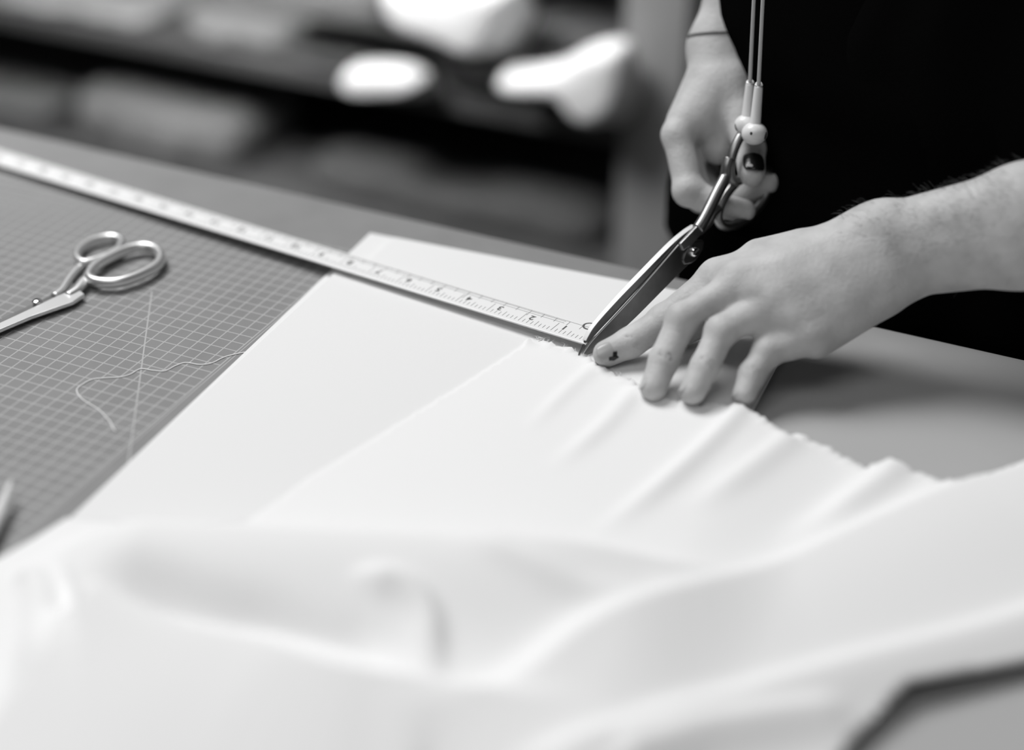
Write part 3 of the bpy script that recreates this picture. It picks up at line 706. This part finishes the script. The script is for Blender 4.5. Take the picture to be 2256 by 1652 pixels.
keep(loft('sleeve', [tuple(shL + [0, 0, 1.5]) + (7, 7), tuple(.65 * shL + .35 * eC) + (6.4, 6.6), tuple(.35 * shL + .65 * eC) + (6.0, 6.6)], M['black'], seed=6, nseg=40), person)
# canvas apron over the front
def apron():
    V = []; F = []; nz, na = 50, 60
    for j in range(nz + 1):
        z = -52 + (36 + 52) * j / nz
        hw = 18.6 - max(0, z - 18) * .5 + 4.0 * (1 - 1 / (1 + math.exp(-(z - 3) / 1.5)))
        ry = 11.95
        for i in range(na + 1):
            u = -1 + 2 * i / na; a = u * 1.25
            w = .28 * math.sin(u * 21 + z * .04) + .25 * math.sin(u * 9 - z * .09 + 1)
            V.append(W((x + hw * math.sin(a), y + .2 - (ry + w) * math.cos(a), z)))
    for j in range(nz):
        for i in range(na): F.append((j * (na + 1) + i, j * (na + 1) + i + 1, (j + 1) * (na + 1) + i + 1, (j + 1) * (na + 1) + i))
    o = mesh('apron', V, F, M['black2']); md = o.modifiers.new('t', 'SOLIDIFY'); md.thickness = .0012; md.offset = 1; return o
keep(apron(), person)

# ------------------------------------------------------------------ earphones dangling from the neck
ear = empty('wired_earphones', 'white wired earphones dangling in front of the black clothes', 'earphones')
def bud(px_, py_, D, top, ctop, rad, gdir, nm):
    c = dep(px_, py_, D); t0 = dep(*top, D - .8)
    o = ellipsoid('earbud', c, RT[0] * rad * 1.05, RT[1] * rad * .92, RT[2] * rad, M['white_plastic'], ear)
    tube('stem', spline([c + [0, 0, .3], .5 * (c + t0), t0, t0 + [0, 0, .25]], 20), np.r_[np.linspace(.40, .27, 17), .25, .20, .13], M['white_plastic'], o, seg=16)
    for g in gdir:
        n = nrm(RT[0] * g[0] + RT[1] * g[1] - RT[2] * g[2]); ax_ = nrm(np.cross(n, RT[1])); a2 = np.cross(n, ax_)
        ellipsoid('speaker_grille', c + n * rad * 1.0, ax_ * g[3], a2 * g[4], n * .05, M['grille'], o, 16, 8)
    v = np.array([0, 0, 1.]); e = RT[0] * (-.035)
    pts = [t0 + v * .1, t0 + (v + e) * 3, t0 + (v + e) * 6.5, t0 + (v + e) * 10 + RT[0] * nm * .02, t0 + (v + e * .5) * 16 - RT[2] * .6, np.array([x - 9 + nm * 1.2, y - 13.5, 36.]), np.array([x - 6 + nm * 1.2, y - 12.5, 47.])]
    tube('cable', spline(pts, 40), .135, M['cable'], o, seg=10)
bud(1644, 275, 91.8, (1652, 188), (1660, 0), .78, [(-.95, .25, .25, .09, .26)], -1)
bud(1662, 294, 90.7, (1671, 194), (1676, 0), .84, [(.82, .25, .5, .14, .27), (-.38, .12, .9, .09, .11)], 1)

# ------------------------------------------------------------------ shelves behind
OFF = 70.0
unit = empty('shelf_unit', 'tall wooden shelf unit with a thick front post, full of folded cloth', 'shelf unit')
sP, _ = sz(onplane(1352, 300, OFF)); sQ, _ = sz(onplane(1492, 300, OFF))
SL, SR, DP = -135.0, sP + 4, 42.0
unit.location = W(fromsz(.5 * (SL + SR), OFF, FL))
def sbox(name, s0, s1, n0, n1, z0, z1, m, parent=None, bw=.003):
    V, F = box_pts(fromsz(s0, n0, z0), EU * (s1 - s0), EN * (n1 - n0), np.array([0, 0, z1 - z0])); o = mesh(name, [W(v) for v in V], F, m, smooth=False)
    if bw: bevel(o, bw)
    if parent: keep(o, parent)
    return o
sbox('post', sP, sQ, OFF + 1.6, OFF + 8, FL, 70, M['post'], unit)
sbox('post', sP, sQ, OFF + DP - 6, OFF + DP, FL, 70, M['wood'], unit)
for n0 in (OFF, OFF + DP - 6): sbox('post', SL - 8, SL, n0, n0 + 6, FL, 70, M['wood'], unit)
zz = lambda px_, py_: sz(onplane(px_, py_, OFF))[1]
zA0, zA1 = zz(1100, 276), zz(1100, 236)         # shelf board seen across the middle
zB1 = zz(1100, 545)                             # lower shelf
zC0, zC1 = zA1 + 21, zA1 + 23.5                # upper shelf, out of the frame
sbox('shelf_board', SL, sP, OFF + 1, OFF + DP, zA0, zA1, M['wood'], unit)
sbox('shelf_board', SL, sP, OFF + 1, OFF + DP, zB1 - 2.5, zB1, M['wood'], unit)
sbox('shelf_board', SL, sP, OFF + 1, OFF + DP, zC0, zC1, M['wood'], unit)
sbox('shelf_board', SL, sP, OFF + 1, OFF + DP, FL + 8, FL + 10.5, M['wood'], unit)
sbox('back_panel', SL, sP, OFF + DP, OFF + DP + 1, FL + 5, 70, M['dark_wood'], unit, 0)
print('SHELF z', zA0, zA1, zB1, 'post s', sP, sQ)

def soft(name, s0, s1, n0, n1, z0, z1, m, seed=0, rnd=.35, wav=.22, sag=0.0, droop=0.0):
    """soft rounded folded pile / roll between the given limits (cm)"""
    r_ = np.random.default_rng(seed); ph = r_.random(6) * 6.28; ns, na = 40, 28; V = []; F = []
    cn, cz, hn, hz_ = (n0 + n1) / 2, (z0 + z1) / 2, (n1 - n0) / 2, (z1 - z0) / 2
    for j in range(ns + 1):
        u = -1 + 2 * j / ns; e = (1 - abs(u) ** 8) ** .35 if abs(u) < 1 else 0.02; s = s0 + (s1 - s0) * (u + 1) / 2
        for k in range(na):
            a = 2 * math.pi * k / na; c, q = math.cos(a), math.sin(a)
            w = 1 + wav * .12 * math.sin(s * .35 + ph[0] + a * 2) + wav * .08 * math.sin(s * .9 + ph[1] + 3 * a)
            hn_ = hn * e * w; hq = hz_ * e * (w if q > 0 else 1)
            z = cz + hq * math.copysign(abs(q) ** rnd, q) - sag * (1 - u * u)
            n = cn + hn_ * math.copysign(abs(c) ** rnd, c)
            V.append(W(fromsz(s, n, max(z, z0 + .02) if droop == 0 else z)))
    for j in range(ns):
        for k in range(na):
            l = (k + 1) % na; F.append((j * na + k, j * na + l, (j + 1) * na + l, (j + 1) * na + k))
    F += [tuple(range(na))[::-1], tuple(ns * na + k for k in range(na))]
    o = mesh(name, V, F, m); return o
def pile(px0, px1, ytop, ybot, n0, n1, v, label, seed, name='folded_cloth', cat='folded cloth', group='folded cloths on the shelves', z0=None, **k):
    """front face limits by where it stands in the picture at the plane n0"""
    xm = .5 * (px0 + px1); pb = onplane(xm, ybot, n0); pt = onplane(xm, ytop, n0)
    s0, _ = sz(onplane(px0, .5 * (ytop + ybot) + (px0 - xm) * .17, n0)); s1, _ = sz(onplane(px1, .5 * (ytop + ybot) + (px1 - xm) * .17, n0))
    return tag(soft(name, s0, s1, n0, n1, pb[2] if z0 is None else z0, pt[2], CLOTH[v], seed, **k), label, cat, group)
# lower shelf
pile(-260, 105, 205, 300, OFF + 4, OFF + 34, .24, 'grey folded cloth at the far left of the lower shelf', 11, z0=zB1)
pile(140, 520, 240, 330, OFF + 3, OFF + 22, .24, 'wide grey folded cloth on the lower shelf above the ruler', 12, z0=zB1)
pile(650, 1320, 428, 490, OFF + 3, OFF + 14, .10, 'long dark grey folded cloth on the lower shelf beside the post', 13, z0=zB1)
# middle shelf
pile(360, 850, 78, 152, OFF + 2, OFF + 34, .24, 'grey folded cloth in the middle of the middle shelf', 23, z0=zA1)
pile(-60, 330, 12, 78, OFF + 2, OFF + 34, .34, 'light grey folded cloth at the left of the middle shelf', 24, z0=zA1)
pile(945, 1330, 214, 240, OFF + 1.5, OFF + 36, .06, 'flat dark slab standing in for the shadow under the pale cloth', 25, z0=zA1)  # dark slab in place of the shade below the pale cloth
pile(945, 1300, 148, 211, OFF + 1, OFF + 34, .34, 'pale folded cloth between the two white ones on the middle shelf', 26)
pile(1130, 1335, 84, 138, OFF + 6, OFF + 34, .16, 'grey folded cloth stacked on the pale one by the post', 27)

def hanging(name, pts_px, n, thick, v, label, back=2.2):
    """cloth corner hanging over a shelf: outline traced at its own distance, thick and softly swollen"""
    P = spline([sz(onplane(a, b, n)) for a, b in pts_px], 90, closed=True); c = P.mean(0); V = []; F = []; L = 9
    for j in range(L + 1):                                # layers from the rim (back) over the swollen front
        t = j / L; k = 1 - t ** 3 if j < L else 0.0; k = math.cos(t * math.pi / 2) ** .28 if j < L else 0
        for p in P: q = c + (p - c) * k; V.append(W(fromsz(q[0], n + thick * .4 - thick * math.sin(t * math.pi / 2), q[1])))
    m = len(P)
    for j in range(L):
        for i in range(m): F.append((j * m + i, j * m + (i + 1) % m, (j + 1) * m + (i + 1) % m, (j + 1) * m + i))
    b0 = len(V)
    for p in P: q = c + (p - c) * .8; V.append(W(fromsz(q[0], n + thick * back, q[1] - .5 * thick * back)))
    for i in range(m): F.append((i, b0 + i, b0 + (i + 1) % m, (i + 1) % m))
    F.append(tuple(b0 + i for i in range(m)))
    return tag(mesh(name, V, F, CLOTH[v]), label, 'cloth', 'cloths hanging from the shelves')
hanging('white_cloth', [(855, -40), (1000, -50), (1130, -30), (1128, 20), (1105, 70), (1075, 112), (1045, 120), (1000, 98), (940, 75), (880, 52), (850, 20)], OFF - 5, 4.5, .85, 'white cloth hanging in a pointed corner from the upper shelf')
hanging('white_cloth', [(1235, 140), (1290, 110), (1345, 95), (1380, 110), (1385, 180), (1372, 235), (1340, 268), (1305, 272), (1275, 255), (1245, 215), (1190, 195), (1100, 190), (1110, 160), (1180, 152)], OFF - 6, 4.5, .85, 'white cloth drooping over the shelf end in front of the post', 1.62)
hanging('grey_cloth', [(540, -60), (700, -60), (850, -40), (862, 10), (850, 42), (760, 28), (640, 6), (560, -10)], OFF - 3, 4.0, .24, 'grey cloth hanging beside the pointed white one')
hanging('white_cloth', [(755, 170), (775, 148), (830, 142), (900, 150), (935, 172), (925, 196), (860, 204), (790, 204), (760, 192)], OFF - 4, 3.5, .85, 'rounded white roll end poking out of the middle shelf', 1.46)

# ------------------------------------------------------------------ light: a large window's daylight from the left, plus two added fill lights
def area(name, target, dirv, dist, size, power):
    l = bpy.data.lights.new(name, 'AREA'); l.shape = 'RECTANGLE'; l.size, l.size_y = size; l.energy = power; l.color = (1, 1, 1)
    o = bpy.data.objects.new(name, l); COL.objects.link(o); d = Vector(nrm(dirv)); o.location = W(target) + d * dist
    o.rotation_euler = d.to_track_quat('Z', 'Y').to_euler(); return o
area('window_daylight', (35, 15, 0), (-.50, .17, .85), 2.9, (1.35, 1.35), 81)
area('front_fill', (35, 15, 0), (.0, -.50, 1.0), 3.0, (1.8, 1.2), 18)  # added fill from the front, brightens the sides facing the camera
sp_ = area('shelf_fill', fromsz(-15, OFF + 14, -22), (-.1, -.66, .75), 1.9, (.5, .5), 4.0); sp_.data.spread = math.radians(48)  # added narrow fill, only there to brighten the shelf fronts
w = bpy.data.worlds.new('room light'); S.world = w; w.use_nodes = True
bg = w.node_tree.nodes['Background']; bg.inputs[0].default_value = (1, 1, 1, 1); bg.inputs[1].default_value = .06

# ------------------------------------------------------------------ camera
cam = bpy.data.cameras.new('camera'); co = bpy.data.objects.new('camera', cam); COL.objects.link(co)
cam.sensor_fit = 'HORIZONTAL'; cam.sensor_width = 36; cam.lens = FPX / 2256 * 36; cam.clip_start = .02; cam.clip_end = 50
mw = Matrix(((RT[0][0], -RT[1][0], -RT[2][0]), (RT[0][1], -RT[1][1], -RT[2][1]), (RT[0][2], -RT[1][2], -RT[2][2]))).to_4x4()
mw.translation = W(CAM); co.matrix_world = mw
cam.dof.use_dof = True; cam.dof.focus_distance = 1.165; cam.dof.aperture_fstop = cam.lens / 42.0
S.camera = co
S.view_settings.view_transform = 'Standard'; S.view_settings.look = 'None'; S.view_settings.gamma = 1; S.view_settings.use_curve_mapping = False
S.view_settings.exposure = 0.0
